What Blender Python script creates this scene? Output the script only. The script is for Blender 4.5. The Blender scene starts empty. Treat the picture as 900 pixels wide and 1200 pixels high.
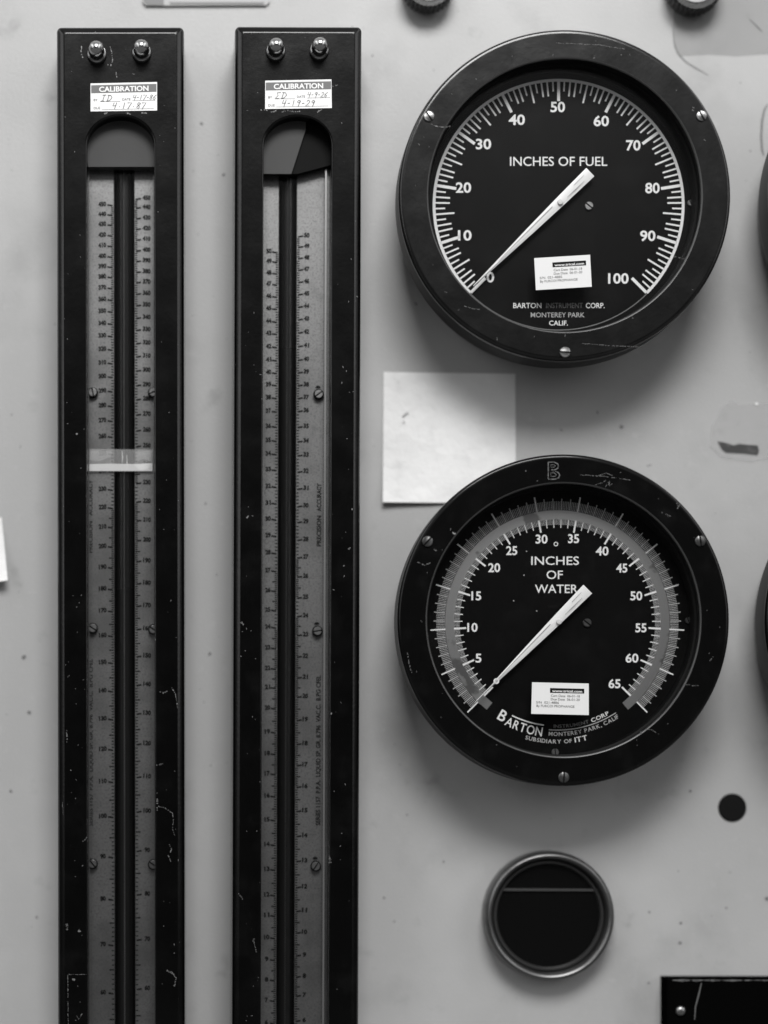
import bpy, bmesh, math, random
from mathutils import Vector, Matrix

random.seed(7)
scene = bpy.context.scene
COL = scene.collection

# ------------------------------------------------------------------ camera, light, exposure
S = 0.0005            # metres per photograph pixel at the panel
D = 1.2               # camera distance from the panel
VX, VY = 230.0, 900.0  # point of the picture straight in front of the lens

cam_data = bpy.data.cameras.new("camera")
cam = bpy.data.objects.new("camera", cam_data)
COL.objects.link(cam)
cam.location = (0, -D, 0)
cam.rotation_euler = (math.radians(90), 0, 0)
cam_data.sensor_width = 36
cam_data.lens = 36 * D / (1200 * S)
cam_data.shift_x = (450 - VX) / 1200
cam_data.shift_y = (VY - 600) / 1200
cam_data.clip_start = 0.02
cam_data.clip_end = 50
cam_data.dof.use_dof = True
cam_data.dof.focus_distance = D - 0.037
cam_data.dof.aperture_fstop = 1.15
scene.camera = cam

world = bpy.data.worlds.new("World")
scene.world = world
world.use_nodes = True
wn = world.node_tree
bg = wn.nodes["Background"]
tc = wn.nodes.new("ShaderNodeTexCoord")
sep = wn.nodes.new("ShaderNodeSeparateXYZ")
mr = wn.nodes.new("ShaderNodeMapRange")
mr.inputs["From Min"].default_value = -1
ramp = wn.nodes.new("ShaderNodeValToRGB")
wn.links.new(tc.outputs["Generated"], sep.inputs[0])
wn.links.new(sep.outputs["Z"], mr.inputs["Value"])
wn.links.new(mr.outputs["Result"], ramp.inputs[0])
ab = wn.nodes.new("ShaderNodeMath")
ab.operation = "ABSOLUTE"
wn.links.new(sep.outputs["X"], ab.inputs[0])
side = wn.nodes.new("ShaderNodeMapRange")
side.interpolation_type = "SMOOTHSTEP"
side.inputs["From Min"].default_value = 0.58
side.inputs["From Max"].default_value = 0.68
side.inputs["To Max"].default_value = 4.5
wn.links.new(ab.outputs[0], side.inputs["Value"])
addn = wn.nodes.new("ShaderNodeMath")
addn.operation = "ADD"
wn.links.new(ramp.outputs[0], addn.inputs[0])
up = wn.nodes.new("ShaderNodeMapRange")      # unseen side windows, put in for edge highlights: lower and far fade
up.interpolation_type = "SMOOTHSTEP"
up.inputs["From Min"].default_value = -0.05
up.inputs["From Max"].default_value = 0.12
wn.links.new(sep.outputs["Z"], up.inputs["Value"])
far = wn.nodes.new("ShaderNodeMapRange")
far.interpolation_type = "SMOOTHSTEP"
far.inputs["From Min"].default_value = 0.76
far.inputs["From Max"].default_value = 0.84
far.inputs["To Min"].default_value = 1
far.inputs["To Max"].default_value = 0.06
wn.links.new(ab.outputs[0], far.inputs["Value"])
m1 = wn.nodes.new("ShaderNodeMath")
m1.operation = "MULTIPLY"
m2 = wn.nodes.new("ShaderNodeMath")
m2.operation = "MULTIPLY"
wn.links.new(side.outputs["Result"], m1.inputs[0])
wn.links.new(up.outputs["Result"], m1.inputs[1])
wn.links.new(m1.outputs[0], m2.inputs[0])
wn.links.new(far.outputs["Result"], m2.inputs[1])
wn.links.new(m2.outputs[0], addn.inputs[1])
wn.links.new(addn.outputs[0], bg.inputs["Color"])
bg.inputs["Strength"].default_value = 0.55
els = ramp.color_ramp.elements
def stops(spec):
    while len(els) > 1:
        els.remove(els[-1])
    els[0].position = (spec[0][0] + 1) / 2
    els[0].color = (spec[0][1],) * 3 + (1,)
    for z, v in spec[1:]:
        e = els.new((z + 1) / 2)
        e.color = (v, v, v, 1)
# a room: floor brightened as added fill, dark furniture, pale walls and ceiling above
stops([(-1, 0.30), (-0.4, 0.36), (-0.24, 0.40), (-0.14, 0.06), (0.02, 0.04), (0.10, 0.045), (0.17, 0.10), (0.24, 0.32), (0.31, 0.75), (0.42, 1.0), (0.75, 0.8), (1, 0.9)])

lamp_d = bpy.data.lights.new("ceiling_lamp", "AREA")
lamp_d.shape = "RECTANGLE"
lamp_d.size = 1.1
lamp_d.size_y = 0.75
lamp_d.energy = 53
lamp_d.color = (1, 0.995, 0.985)
lamp = bpy.data.objects.new("ceiling_lamp", lamp_d)
COL.objects.link(lamp)
lamp.location = (0.14, -1.65, 1.68)
lamp.rotation_euler = (Vector((0.1, 0, 0.2)) - Vector(lamp.location)).to_track_quat("-Z", "Y").to_euler()

scene.view_settings.view_transform = "Standard"
scene.view_settings.look = "None"
scene.view_settings.exposure = 0
scene.view_settings.gamma = 1
scene.cycles.use_denoising = True
scene.cycles.max_bounces = 8
scene.cycles.transparent_max_bounces = 12

# ------------------------------------------------------------------ helpers
def kh(h):
    return 1 - h / D

def W(px, py, h=0.0):
    """World point that stands h in front of the panel."""
    return Vector(((px - VX) * S * kh(h), -h, -(py - VY) * S * kh(h)))

class MB:
    """Collects shapes and links them as one mesh object."""
    def __init__(self, origin=(0, 0, 0)):
        self.o = Vector(origin)
        self.v, self.f, self.m = [], [], []

    def add(self, vs, fs, mi=0, world=True):
        b = len(self.v)
        self.v += [Vector(p) - self.o if world else Vector(p) for p in vs]
        self.f += [[b + i for i in f] for f in fs]
        self.m += [mi] * len(fs)

    def poly(self, pts, h, mi=0):
        """Flat sheet from pixel outline."""
        self.add([W(x, y, h) for x, y in pts], [list(range(len(pts)))], mi)

    def slab(self, pts, h0, h1, mi=0, hpx=None):
        """Extruded outline; the outline holds at h1."""
        n = len(pts)
        top = [W(x, y, hpx if hpx is not None else h1) for x, y in pts]
        a = [Vector((p.x, -h1, p.z)) for p in top]
        b = [Vector((p.x, -h0, p.z)) for p in top]
        self.add(a + b, [list(range(n)), list(range(2 * n - 1, n - 1, -1))] +
                 [[i, n + i, n + (i + 1) % n, (i + 1) % n] for i in range(n)], mi)

    def lathe(self, c, prof, n=96, mi=0, close=False):
        """prof: (radius m, height m) pairs turned round the axis facing the camera through c."""
        vs, fs = [], []
        for r, h in prof:
            for k in range(n):
                a = 2 * math.pi * k / n
                vs.append((c.x + r * math.cos(a), -h, c.z + r * math.sin(a)))
        for j in range(len(prof) - 1):
            for k in range(n):
                fs.append([j * n + k, j * n + (k + 1) % n, (j + 1) * n + (k + 1) % n, (j + 1) * n + k])
        if close:
            fs.append([(len(prof) - 1) * n + k for k in range(n)])
        self.add(vs, fs, mi)

    def ribbon(self, pts, w, h, mi=0):
        """Flat stroke of width w px along pixel points."""
        n = len(pts)
        L, R = [], []
        for i, (x, y) in enumerate(pts):
            x0, y0 = pts[max(i - 1, 0)]
            x1, y1 = pts[min(i + 1, n - 1)]
            d = math.hypot(x1 - x0, y1 - y0) or 1
            ww = w[i] if isinstance(w, (list, tuple)) else w
            nx, ny = -(y1 - y0) / d * ww / 2, (x1 - x0) / d * ww / 2
            L.append((x + nx, y + ny))
            R.append((x - nx, y - ny))
        self.add([W(x, y, h) for x, y in L + R], [[i, i + 1, n + i + 1, n + i] for i in range(n - 1)], mi)

    def wear(self, pts, w, h, mi=0, keep=0.72):
        """Broken, uneven scratch along pixel points."""
        run = []
        for (x0, y0), (x1, y1) in zip(pts, pts[1:]):
            n = max(2, int(math.hypot(x1 - x0, y1 - y0) / 1.0))
            for k in range(n):
                run.append((x0 + (x1 - x0) * k / n + random.uniform(-.4, .4), y0 + (y1 - y0) * k / n + random.uniform(-.4, .4)))
        run.append(pts[-1])
        seg = []
        for p in run + [None]:
            if p is None or random.random() > keep:
                if len(seg) > 1:
                    self.ribbon(seg, [w * random.uniform(0.35, 1.35) for _ in seg], h, mi)
                seg = []
            if p is not None:
                seg.append(p)

    def arc(self, cx, cy, r0, r1, a0, a1, h, mi=0, n=120):
        vs, fs = [], []
        for k in range(n + 1):
            a = math.radians(a0 + (a1 - a0) * k / n)
            for r in (r0, r1):
                vs.append(W(cx + r * math.cos(a), cy - r * math.sin(a), h))
        for k in range(n):
            fs.append([2 * k, 2 * k + 1, 2 * k + 3, 2 * k + 2])
        self.add(vs, fs, mi)

    def tick(self, cx, cy, r0, r1, a, w, h, mi=0):
        a = math.radians(a)
        c, s = math.cos(a), math.sin(a)
        self.ribbon([(cx + r0 * c, cy - r0 * s), (cx + r1 * c, cy - r1 * s)], w, h, mi)

    def text(self, s, px, py, cap, width, h, mi=0, rot=0.0, bold=0.0, slant=0.0):
        """Text centred at a pixel, cap height and width in px, rot in degrees anticlockwise."""
        tv, tf, x0, x1, ch = glyphs(s, bold)
        sy = cap / ch
        sx = width / (x1 - x0) if width else sy
        ca, sa = math.cos(math.radians(rot)), math.sin(math.radians(rot))
        vs = []
        for x, y in tv:
            u = (x - (x0 + x1) / 2) * sx + slant * (y - ch / 2) * sy
            v = (y - ch / 2) * sy
            vs.append(W(px + u * ca - v * sa, py - (u * sa + v * ca), h))
        self.add(vs, tf, mi)

    def arctext(self, s, cx, cy, r, a0, a1, cap, h, mi=0, bold=0.0, sq=1.0):
        """Letters along the foot of a circle, reading left to right from angle a0 to a1."""
        K, gapw = cap / CAP[0], 0.10
        ws = []
        for ch in s:
            if ch == " ":
                ws.append(0.22)
            else:
                g_ = glyphs(ch, bold)
                ws.append(g_[3] - g_[2])
        tot = sum(ws) + gapw * (len(s) - 1)
        arc_len = math.radians(a1 - a0) * r
        fit = arc_len / tot            # px per font unit along the arc
        pos = 0.0
        for ch, w in zip(s, ws):
            if ch != " ":
                ar = math.radians(a0) + (pos + w / 2) * fit / r
                self.text(ch, cx + r * math.cos(ar), cy - r * math.sin(ar), cap, w * fit * sq, h, mi, math.degrees(ar) + 90, bold)
            pos += w + gapw

    def screw(self, p, r, ht, ang, mi=0, dark=1, n=28):
        """Slotted cheese-head screw at world point p, facing the camera."""
        h0 = -p.y
        rim = 0.25 * ht
        for sgn in (1, -1):
            half = 0.16 * r
            pts = []
            amax = math.acos(half / r)
            for k in range(n // 2 + 1):
                a = -amax + 2 * amax * k / (n // 2)
                pts.append((r * math.cos(a), r * math.sin(a)))
            def place(q, sc, hh):
                x = half + (q[0] - half) * sc
                y = q[1] * sc
                x *= sgn
                y *= sgn
                c, s = math.cos(ang), math.sin(ang)
                return (p.x + x * c - y * s, -hh, p.z + x * s + y * c)
            m = len(pts)
            lo = [place(q, 1, h0) for q in pts]
            mid = [place(q, 1, h0 + ht - rim) for q in pts]
            top = [place(q, 0.86, h0 + ht) for q in pts]
            fs = []
            for j in range(2):
                for k in range(m):
                    fs.append([j * m + k, j * m + (k + 1) % m, (j + 1) * m + (k + 1) % m, (j + 1) * m + k])
            fs.append([2 * m + k for k in range(m)])
            self.add(lo + mid + top, fs, mi)
        self.lathe(p, [(r * 0.97, h0 + 0.0001), (r * 0.97, h0 + ht * 0.35), (0.00001, h0 + ht * 0.35)], n, dark)

    def build(self, name, mats, parent=None, smooth=35, recalc=True):
        me = bpy.data.meshes.new(name)
        me.from_pydata([tuple(p) for p in self.v], [], self.f)
        for m in (mats if isinstance(mats, (list, tuple)) else [mats]):
            me.materials.append(m)
        me.polygons.foreach_set("material_index", self.m)
        if recalc:
            bm = bmesh.new()
            bm.from_mesh(me)
            bmesh.ops.recalc_face_normals(bm, faces=bm.faces)
            bm.to_mesh(me)
            bm.free()
        me.shade_smooth()
        me.set_sharp_from_angle(angle=math.radians(smooth))
        me.update()
        ob = bpy.data.objects.new(name, me)
        COL.objects.link(ob)
        if parent:
            ob.parent = parent
        else:
            ob.location = self.o
        return ob

_gl = {}
def glyphs(s, bold=0.0):
    key = (s, bold)
    if key not in _gl:
        cu = bpy.data.curves.new("t", "FONT")
        cu.body = s
        cu.size = 1
        cu.offset = bold
        cu.resolution_u = 3
        ob = bpy.data.objects.new("t", cu)
        COL.objects.link(ob)
        dg = bpy.context.evaluated_depsgraph_get()
        me = bpy.data.meshes.new_from_object(ob.evaluated_get(dg))
        tv = [(v.co.x, v.co.y) for v in me.vertices]
        tf = [list(p.vertices) for p in me.polygons]
        bpy.data.objects.remove(ob)
        bpy.data.curves.remove(cu)
        bpy.data.meshes.remove(me)
        xs = [p[0] for p in tv]
        _gl[key] = (tv, tf, min(xs), max(xs), 0.729 if False else CAP[0] + 2 * bold)
    return _gl[key]
CAP = [0.7]
def _cap():
    g = glyphs("H")
    ys = [p[1] for p in g[0]]
    CAP[0] = max(ys)
    _gl.clear()
_cap()

def empty(name, loc):
    o = bpy.data.objects.new(name, None)
    o.empty_display_size = 0.02
    COL.objects.link(o)
    o.location = loc
    return o

def tag(o, label, cat, group=None, kind=None):
    o["label"] = label
    o["category"] = cat
    if group:
        o["group"] = group
    if kind:
        o["kind"] = kind
    return o

def copy_tree(o, parent=None):
    c = o.copy()
    COL.objects.link(c)
    c.parent = parent
    for ch in o.children:
        copy_tree(ch, c)
    return c

# ------------------------------------------------------------------ materials
def g(v):
    return (v, v, v, 1)

def mat(name, base, rough=0.5, metal=0.0, spec=0.5, bump=None, chips=None, stain=None, rough_noise=None, aniso=None):
    """base grey level; bump=(scale, strength, distance); chips=(scale, threshold, colour); stain=(scale, amount)"""
    m = bpy.data.materials.new(name)
    m.use_nodes = True
    nt = m.node_tree
    b = nt.nodes["Principled BSDF"]
    b.inputs["Base Color"].default_value = g(base)
    b.inputs["Roughness"].default_value = rough
    b.inputs["Metallic"].default_value = metal
    b.inputs["Specular IOR Level"].default_value = spec
    co = nt.nodes.new("ShaderNodeTexCoord")
    geo = nt.nodes.new("ShaderNodeNewGeometry")
    def noise(scale, detail=4, vec=None, rough_=0.55):
        n = nt.nodes.new("ShaderNodeTexNoise")
        n.inputs["Scale"].default_value = scale
        n.inputs["Detail"].default_value = detail
        n.inputs["Roughness"].default_value = rough_
        nt.links.new(vec or geo.outputs["Position"], n.inputs["Vector"])
        return n
    col = None
    def mix(fac, a, bcol):
        x = nt.nodes.new("ShaderNodeMix")
        x.data_type = "RGBA"
        nt.links.new(fac, x.inputs["Factor"])
        if isinstance(a, tuple):
            x.inputs["A"].default_value = a
        else:
            nt.links.new(a, x.inputs["A"])
        x.inputs["B"].default_value = bcol
        return x.outputs["Result"]
    def thr(sock, lo, hi):
        r = nt.nodes.new("ShaderNodeMapRange")
        r.interpolation_type = "SMOOTHSTEP"
        r.inputs["From Min"].default_value = lo
        r.inputs["From Max"].default_value = hi
        nt.links.new(sock, r.inputs["Value"])
        return r.outputs["Result"]
    col = g(base)
    if stain:
        for sc, lo, hi, val in stain:
            col = mix(thr(noise(sc, 5).outputs["Fac"], lo, hi), col, g(val))
    if chips:
        for sc, t, val in chips:
            col = mix(thr(noise(sc, 2).outputs["Fac"], t, t + 0.025), col, g(val))
    if not isinstance(col, tuple):
        nt.links.new(col, b.inputs["Base Color"])
    if rough_noise:
        sc, lo, hi = rough_noise
        r = nt.nodes.new("ShaderNodeMapRange")
        r.inputs["From Min"].default_value = 0.3
        r.inputs["From Max"].default_value = 0.7
        r.inputs["To Min"].default_value = lo
        r.inputs["To Max"].default_value = hi
        nt.links.new(noise(sc, 5).outputs["Fac"], r.inputs["Value"])
        nt.links.new(r.outputs["Result"], b.inputs["Roughness"])
    if bump:
        sc, st, di = bump
        bp = nt.nodes.new("ShaderNodeBump")
        bp.inputs["Strength"].default_value = st
        bp.inputs["Distance"].default_value = di
        vec = None
        if aniso:
            mp = nt.nodes.new("ShaderNodeMapping")
            mp.inputs["Scale"].default_value = aniso
            nt.links.new(geo.outputs["Position"], mp.inputs["Vector"])
            vec = mp.outputs["Vector"]
        nt.links.new(noise(sc, 5, vec).outputs["Fac"], bp.inputs["Height"])
        nt.links.new(bp.outputs["Normal"], b.inputs["Normal"])
    return m

M_PANEL = mat("grey_panel_paint", 0.39, 0.5, bump=(700, 0.3, 0.0005), rough_noise=(14, 0.32, 0.5),
              stain=[(6, 0.48, 0.7, 0.44), (14, 0.52, 0.75, 0.33), (40, 0.60, 0.78, 0.29), (150, 0.55, 0.8, 0.42)],
              chips=[(190, 0.735, 0.12), (90, 0.77, 0.2), (330, 0.75, 0.16)])
M_ENAMEL = mat("black_enamel", 0.0015, 0.2, spec=0.32, bump=(500, 0.12, 0.0003), rough_noise=(60, 0.16, 0.22),
               stain=[(45, 0.5, 0.75, 0.004)], chips=[(230, 0.765, 0.16), (420, 0.76, 0.12)])
M_SATIN = mat("worn_black_bezel", 0.003, 0.25, spec=0.5, bump=(420, 0.12, 0.0003), rough_noise=(70, 0.17, 0.24),
              stain=[(50, 0.45, 0.75, 0.007)], chips=[(230, 0.75, 0.25)])
M_GLOSSY = mat("gloss_black_bezel", 0.003, 0.2, spec=0.25, bump=(260, 0.06, 0.0003), rough_noise=(60, 0.10, 0.2),
               stain=[(60, 0.5, 0.75, 0.005)], chips=[(230, 0.745, 0.25)])
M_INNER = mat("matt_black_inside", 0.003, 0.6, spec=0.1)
M_DIAL = mat("black_dial", 0.0018, 0.45, stain=[(60, 0.45, 0.75, 0.0045)], spec=0.08)
M_WHITE = mat("white_dial_paint", 0.72, 0.5)
M_FADED = mat("faded_dial_paint", 0.13, 0.5)
M_POINT = mat("white_pointer", 0.74, 0.4)
M_POINT_DK = mat("pointer_groove", 0.28, 0.5)
M_MIRROR = mat("mirror_band", 0.7, 0.3, 1.0, stain=[(30, 0.56, 0.60, 0.35)])
M_BAND = mat("printed_scale_band", 0.010, 0.5)
M_PLATE = mat("aluminium_scale_plate", 0.25, 0.40, 0.9, bump=(900, 0.2, 0.0003), aniso=(1, 1, 0.3),
              stain=[(30, 0.42, 0.7, 0.17), (130, 0.5, 0.75, 0.20), (900, 0.45, 0.7, 0.15)])
M_INK = mat("black_ink", 0.006, 0.6, spec=0.1)
M_CHROME = mat("polished_metal", 0.42, 0.2, 1.0, rough_noise=(200, 0.14, 0.26))
M_STEEL = mat("dull_screw_steel", 0.26, 0.36, 1.0, bump=(700, 0.2, 0.0003))
M_DKSTEEL = mat("blackened_screw", 0.06, 0.4, 0.6)
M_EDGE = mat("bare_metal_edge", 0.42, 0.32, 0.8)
M_SCRATCH = mat("bare_metal_scratch", 0.15, 0.45, 0.3, stain=[(900, 0.42, 0.6, 0.04)])
M_SCR_DIM = mat("faint_scratch", 0.09, 0.45)
M_BLOCK_REFL = mat("grey_block_and_reflection", 0.055, 0.5, 0.0, spec=0.2, bump=(900, 0.1, 0.0003))
M_TUBE = mat("dark_glass_tube", 0.008, 0.24, spec=0.45)
M_LIQ = mat("dark_liquid_column", 0.006, 0.3, spec=0.35)
M_CHANNEL = mat("black_channel", 0.010, 0.6)
M_PAPER = mat("white_label_stock", 0.8, 0.6)
M_STICKER = mat("white_vinyl_sticker", 0.68, 0.55)
M_HEADER = mat("grey_header_ink", 0.12, 0.5)
M_PEN = mat("pen_ink", 0.10, 0.5)
M_PRINT = mat("grey_print", 0.12, 0.5)
M_NOTE = mat("note_paper", 0.76, 0.75, bump=(45, 0.5, 0.004), stain=[(70, 0.55, 0.75, 0.66), (30, 0.55, 0.8, 0.70)])
M_KNOB = mat("black_knurled_knob", 0.012, 0.4, bump=(800, 0.3, 0.0005))
M_RING = mat("painted_metal_ring", 0.14, 0.36, 0.9, bump=(300, 0.12, 0.0004), stain=[(60, 0.5, 0.75, 0.08)])
M_LENS = mat("black_lens", 0.003, 0.22, spec=0.3)
M_LENS_LINE = mat("pale_lens_line", 0.05, 0.4)
M_RIM = mat("inner_lens_rim", 0.03, 0.3)
M_HOLE = mat("matt_black_hole", 0.006, 0.6, spec=0.1)
M_STRIP = mat("pale_name_strip", 0.40, 0.5)
M_STRIP_DK = mat("dark_name_strip", 0.17, 0.5)
M_MARK = mat("dark_tape_mark", 0.035, 0.6, stain=[(150, 0.5, 0.7, 0.09)])
M_CRACK = mat("dirty_paint_crack", 0.14, 0.6)
M_TORN = None

M_CASE = mat("matt_black_case", 0.002, 0.6, spec=0.0, bump=(300, 0.1, 0.0004))
M_LIP = mat("worn_lip_edge", 0.035, 0.34, 0.0, spec=0.5)
M_SIDE = mat("black_side_enamel", 0.004, 0.4, spec=0.12, bump=(300, 0.1, 0.0003))
M_BEAD = mat("pale_pivot", 0.6, 0.4)

def film(name, colour, alpha, rough=0.3):
    """Thin see-through film: alpha is its opaque share."""
    m = bpy.data.materials.new(name)
    m.use_nodes = True
    nt = m.node_tree
    b = nt.nodes["Principled BSDF"]
    b.inputs["Base Color"].default_value = g(colour)
    b.inputs["Roughness"].default_value = rough
    out = nt.nodes["Material Output"]
    t = nt.nodes.new("ShaderNodeBsdfTransparent")
    mx = nt.nodes.new("ShaderNodeMixShader")
    mx.inputs[0].default_value = alpha
    nt.links.new(t.outputs[0], mx.inputs[1])
    nt.links.new(b.outputs[0], mx.inputs[2])
    nt.links.new(mx.outputs[0], out.inputs["Surface"])
    return m

def pane(name, refl=0.045, rough=0.02):
    m = bpy.data.materials.new(name)
    m.use_nodes = True
    nt = m.node_tree
    nt.nodes.remove(nt.nodes["Principled BSDF"])
    out = nt.nodes["Material Output"]
    t = nt.nodes.new("ShaderNodeBsdfTransparent")
    t.inputs[0].default_value = g(0.97)
    gl = nt.nodes.new("ShaderNodeBsdfGlossy")
    gl.inputs["Roughness"].default_value = rough
    gl.inputs["Color"].default_value = g(1)
    mx = nt.nodes.new("ShaderNodeMixShader")
    mx.inputs[0].default_value = refl
    nt.links.new(t.outputs[0], mx.inputs[1])
    nt.links.new(gl.outputs[0], mx.inputs[2])
    nt.links.new(mx.outputs[0], out.inputs["Surface"])
    return m
M_PANE = pane("clear_cover_glass", 0.010, 0.03)
M_TAPE = film("milky_adhesive_tape", 0.62, 0.27, 0.3)
M_TAPE2 = film("tape_overlap_and_glint", 0.85, 0.56, 0.3)
M_TORN = film("torn_tape_backing", 0.58, 0.2, 0.5)
M_CLEAR = film("old_clear_tape", 0.28, 0.16, 0.25)

# ------------------------------------------------------------------ the panel
mb = MB()
xs = [-700, 2000]
mb.slab([(-900, -900), (2200, -900), (2200, 2000), (-900, 2000)], -0.003, 0.0)
def crack(pts, w):
    mb.ribbon(pts, w, 0.0002, 1)
crack([(900, 122), (896, 128), (893, 142), (892, 160), (893, 176), (895, 182)], [1, 2, 2.5, 2.5, 2.5, 1.5])
crack([(788, 28), (790, 50), (794, 62), (803, 72), (816, 80), (830, 88)], [0.6, 1.2, 1.4, 1.4, 1.2, 0.5])
crack([(878, 22), (886, 30), (893, 37)], [0.8, 1.8, 1.2])
for x, y, r in [(728, 500, 3), (761, 1069, 1.6), (798, 1082, 2), (797, 1105, 2.2), (851, 1064, 1.6), (899, 1053, 3),
                (462, 1080, 1.4), (520, 1010, 1.5), (809, 927, 1.8), (236, 145, 2), (262, 205, 2), (28, 770, 3),
                (34, 835, 2.6), (241, 590, 1.3), (450, 1052, 1.5), (477, 955, 1.3), (760, 1152, 1.6), (43, 1075, 1.7)]:
    n = 9
    ph = random.random() * 6
    mb.poly([(x + r * (0.6 + 0.5 * random.random()) * math.cos(ph + k * 2 * math.pi / n),
              y + r * (0.6 + 0.5 * random.random()) * math.sin(ph + k * 2 * math.pi / n)) for k in range(n)], 0.0002, 1)
panel = mb.build("wall_panel", [M_PANEL, M_CRACK], recalc=False)
tag(panel, "grey painted metal instrument panel with specks and scuffed paint", "wall panel", kind="structure")

# ------------------------------------------------------------------ round gauges
HB, HP, HD = 0.048, 0.039, 0.028    # bezel front, glass, dial heights
KB = S * kh(HB)

def gauge(cx, cy, style):
    base = W(cx, cy, HB)
    O = Vector((base.x, 0, base.z))
    root = empty("dial_gauge", O)
    body_m = M_SATIN if style == "fuel" else M_GLOSSY
    R = 194.6 * KB
    # case and bezel
    b = MB(O)
    b.lathe(O, [(R * 0.6, 0.0002), (R * 0.87, 0.0002), (R * 0.87, 0.012), (R * 0.8, 0.0125)], 160)
    b.build("case", M_CASE, root)
    ri = 160 * KB
    b = MB(O)
    b.lathe(O, [(R - 0.014, 0.0095), (R - 0.0046, 0.0095), (R - 0.0038, 0.0102), (R - 0.0005, 0.024), (R, 0.027), (R, 0.0440)], 200, 5)
    b.lathe(O, [(R, 0.0440), (R, 0.0462), (R - 0.0003, 0.0470), (R - 0.0008, 0.0476), (R - 0.0016, 0.048), (R - 0.0027, 0.048),
                (ri + 0.0014, 0.048), (ri + 0.0008, 0.048)], 200)
    b.lathe(O, [(ri + 0.0008, 0.048), (ri + 0.0004, 0.0479), (ri, 0.0475), (ri, 0.0465)], 200, 2)
    b.lathe(O, [(ri, 0.0465), (ri, 0.0405), (ri - 0.0012, 0.040), (ri - 0.0012, 0.0265)], 200, 1)
    def scr(pts, w, dim=False):
        b.wear([(cx + x, cy + y) for x, y in pts], w, HB + 0.00012, 4 if dim else 3)
    if style == "fuel":
        scr([(-157, -83), (-148, -80), (-140, -79), (-134, -81)], 0.9)
        scr([(-118, 130), (-108, 133), (-100, 134)], 0.9, True)
        scr([(148, -100), (152, -98)], 1.8)
        scr([(0, 161), (0, 166)], 1)
        scr([(128, 72), (140, 75)], 0.8, True)
        scr([(20, 174), (60, 177), (90, 178)], 0.7, True)
        scr([(-10, -178), (40, -176), (70, -171)], 0.7, True)
        for _ in range(26):
            a = random.uniform(0, 6.28)
            r = random.uniform(164, 186)
            x, y = r * math.cos(a), r * math.sin(a)
            t = random.uniform(0, 3.14)
            l = random.uniform(1, 3)
            scr([(x, y), (x + l * math.cos(t), y + l * math.sin(t))], random.uniform(0.5, 1.1), random.random() < .75)
    if style == "water":
        # engraved letter B at the top of the ring, drawn in outline
        bx, by = -12, -176
        def L(pts, w=1.1):
            b.ribbon([(cx + bx + x, cy + by + y) for x, y in pts], w, HB + 0.00012, 3)
        L([(-6, -9), (-6, 11)])
        L([(-6, -9), (1, -9), (5, -7), (6, -4.5), (5, -1.5), (2, 0), (-2.5, 0)])
        L([(-2.8, -6), (0.5, -6), (2.4, -4.5), (0.5, -3), (-2.8, -3), (-2.8, -6)], 0.8)
        L([(2, 1.5), (6, 3.5), (7.5, 6.5), (6, 9.5), (2, 11), (-6, 11)])
        L([(-3, 3.4), (1, 3.6), (3.4, 5.6), (2.5, 7.7), (-3, 7.9), (-3, 3.4)], 0.8)
        scr([(20, -170), (50, -168), (78, -164)], 0.7, True)
        scr([(38, -168), (50, -172), (58, -169)], 0.9, True)
        scr([(36, -158), (46, -161), (52, -166)], 0.9)
        scr([(48, -155), (54, -163), (53, -157), (58, -160)], 0.9)
        scr([(115, -126), (127, -121)], 1.5)
        scr([(132, -138), (134, -133), (137, -136), (133, -130)], 1.0)
        scr([(-171, -68), (-163, -64), (-156, -67)], 1.2, True)
        scr([(-183, 38), (-181, 52), (-178, 62)], 1.1, True)
        scr([(141, 75), (152, 77), (158, 77)], 0.8, True)
        scr([(90, 130), (91, 134)], 1.5)
        scr([(96, 128), (104, 129), (112, 134)], 0.7, True)
        scr([(171, 48), (176, 42)], 1.2, True)
        for _ in range(24):
            a = random.uniform(0, 6.28)
            r = random.uniform(164, 186)
            x, y = r * math.cos(a), r * math.sin(a)
            t = random.uniform(0, 3.14)
            l = random.uniform(1, 3)
            scr([(x, y), (x + l * math.cos(t), y + l * math.sin(t))], random.uniform(0.5, 1.1), random.random() < .8)
    b.build("bezel", [body_m, M_INNER, M_LIP, M_SCRATCH, M_SCR_DIM, M_SIDE], root)
    for (sx, sy), an in zip([(-159.5, -92), (160, -92.5), (0, 184.5)], (0.6, 0.5, 1.5) if style == "fuel" else (2.4, 0.15, 3.1)):
        b = MB(O)
        b.screw(W(cx + sx, cy + sy, HB), 6.2 * KB, 0.0011, an)
        b.build("bezel_screw", [M_STEEL if style == "fuel" else M_DKSTEEL2, M_INNER], root)
    # dial
    q = W(0, 0, 0)
    dx, dy = VX + O.x / (S * kh(HD)), VY - O.z / (S * kh(HD))   # where the axis meets the dial
    KD = S * kh(HD)
    h = HD + 0.00015
    b = MB(O)
    b.lathe(O, [(ri - 0.0011, HD - 0.0012), (ri - 0.0011, HD), (0.00001, HD)], 128, 0)
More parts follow.
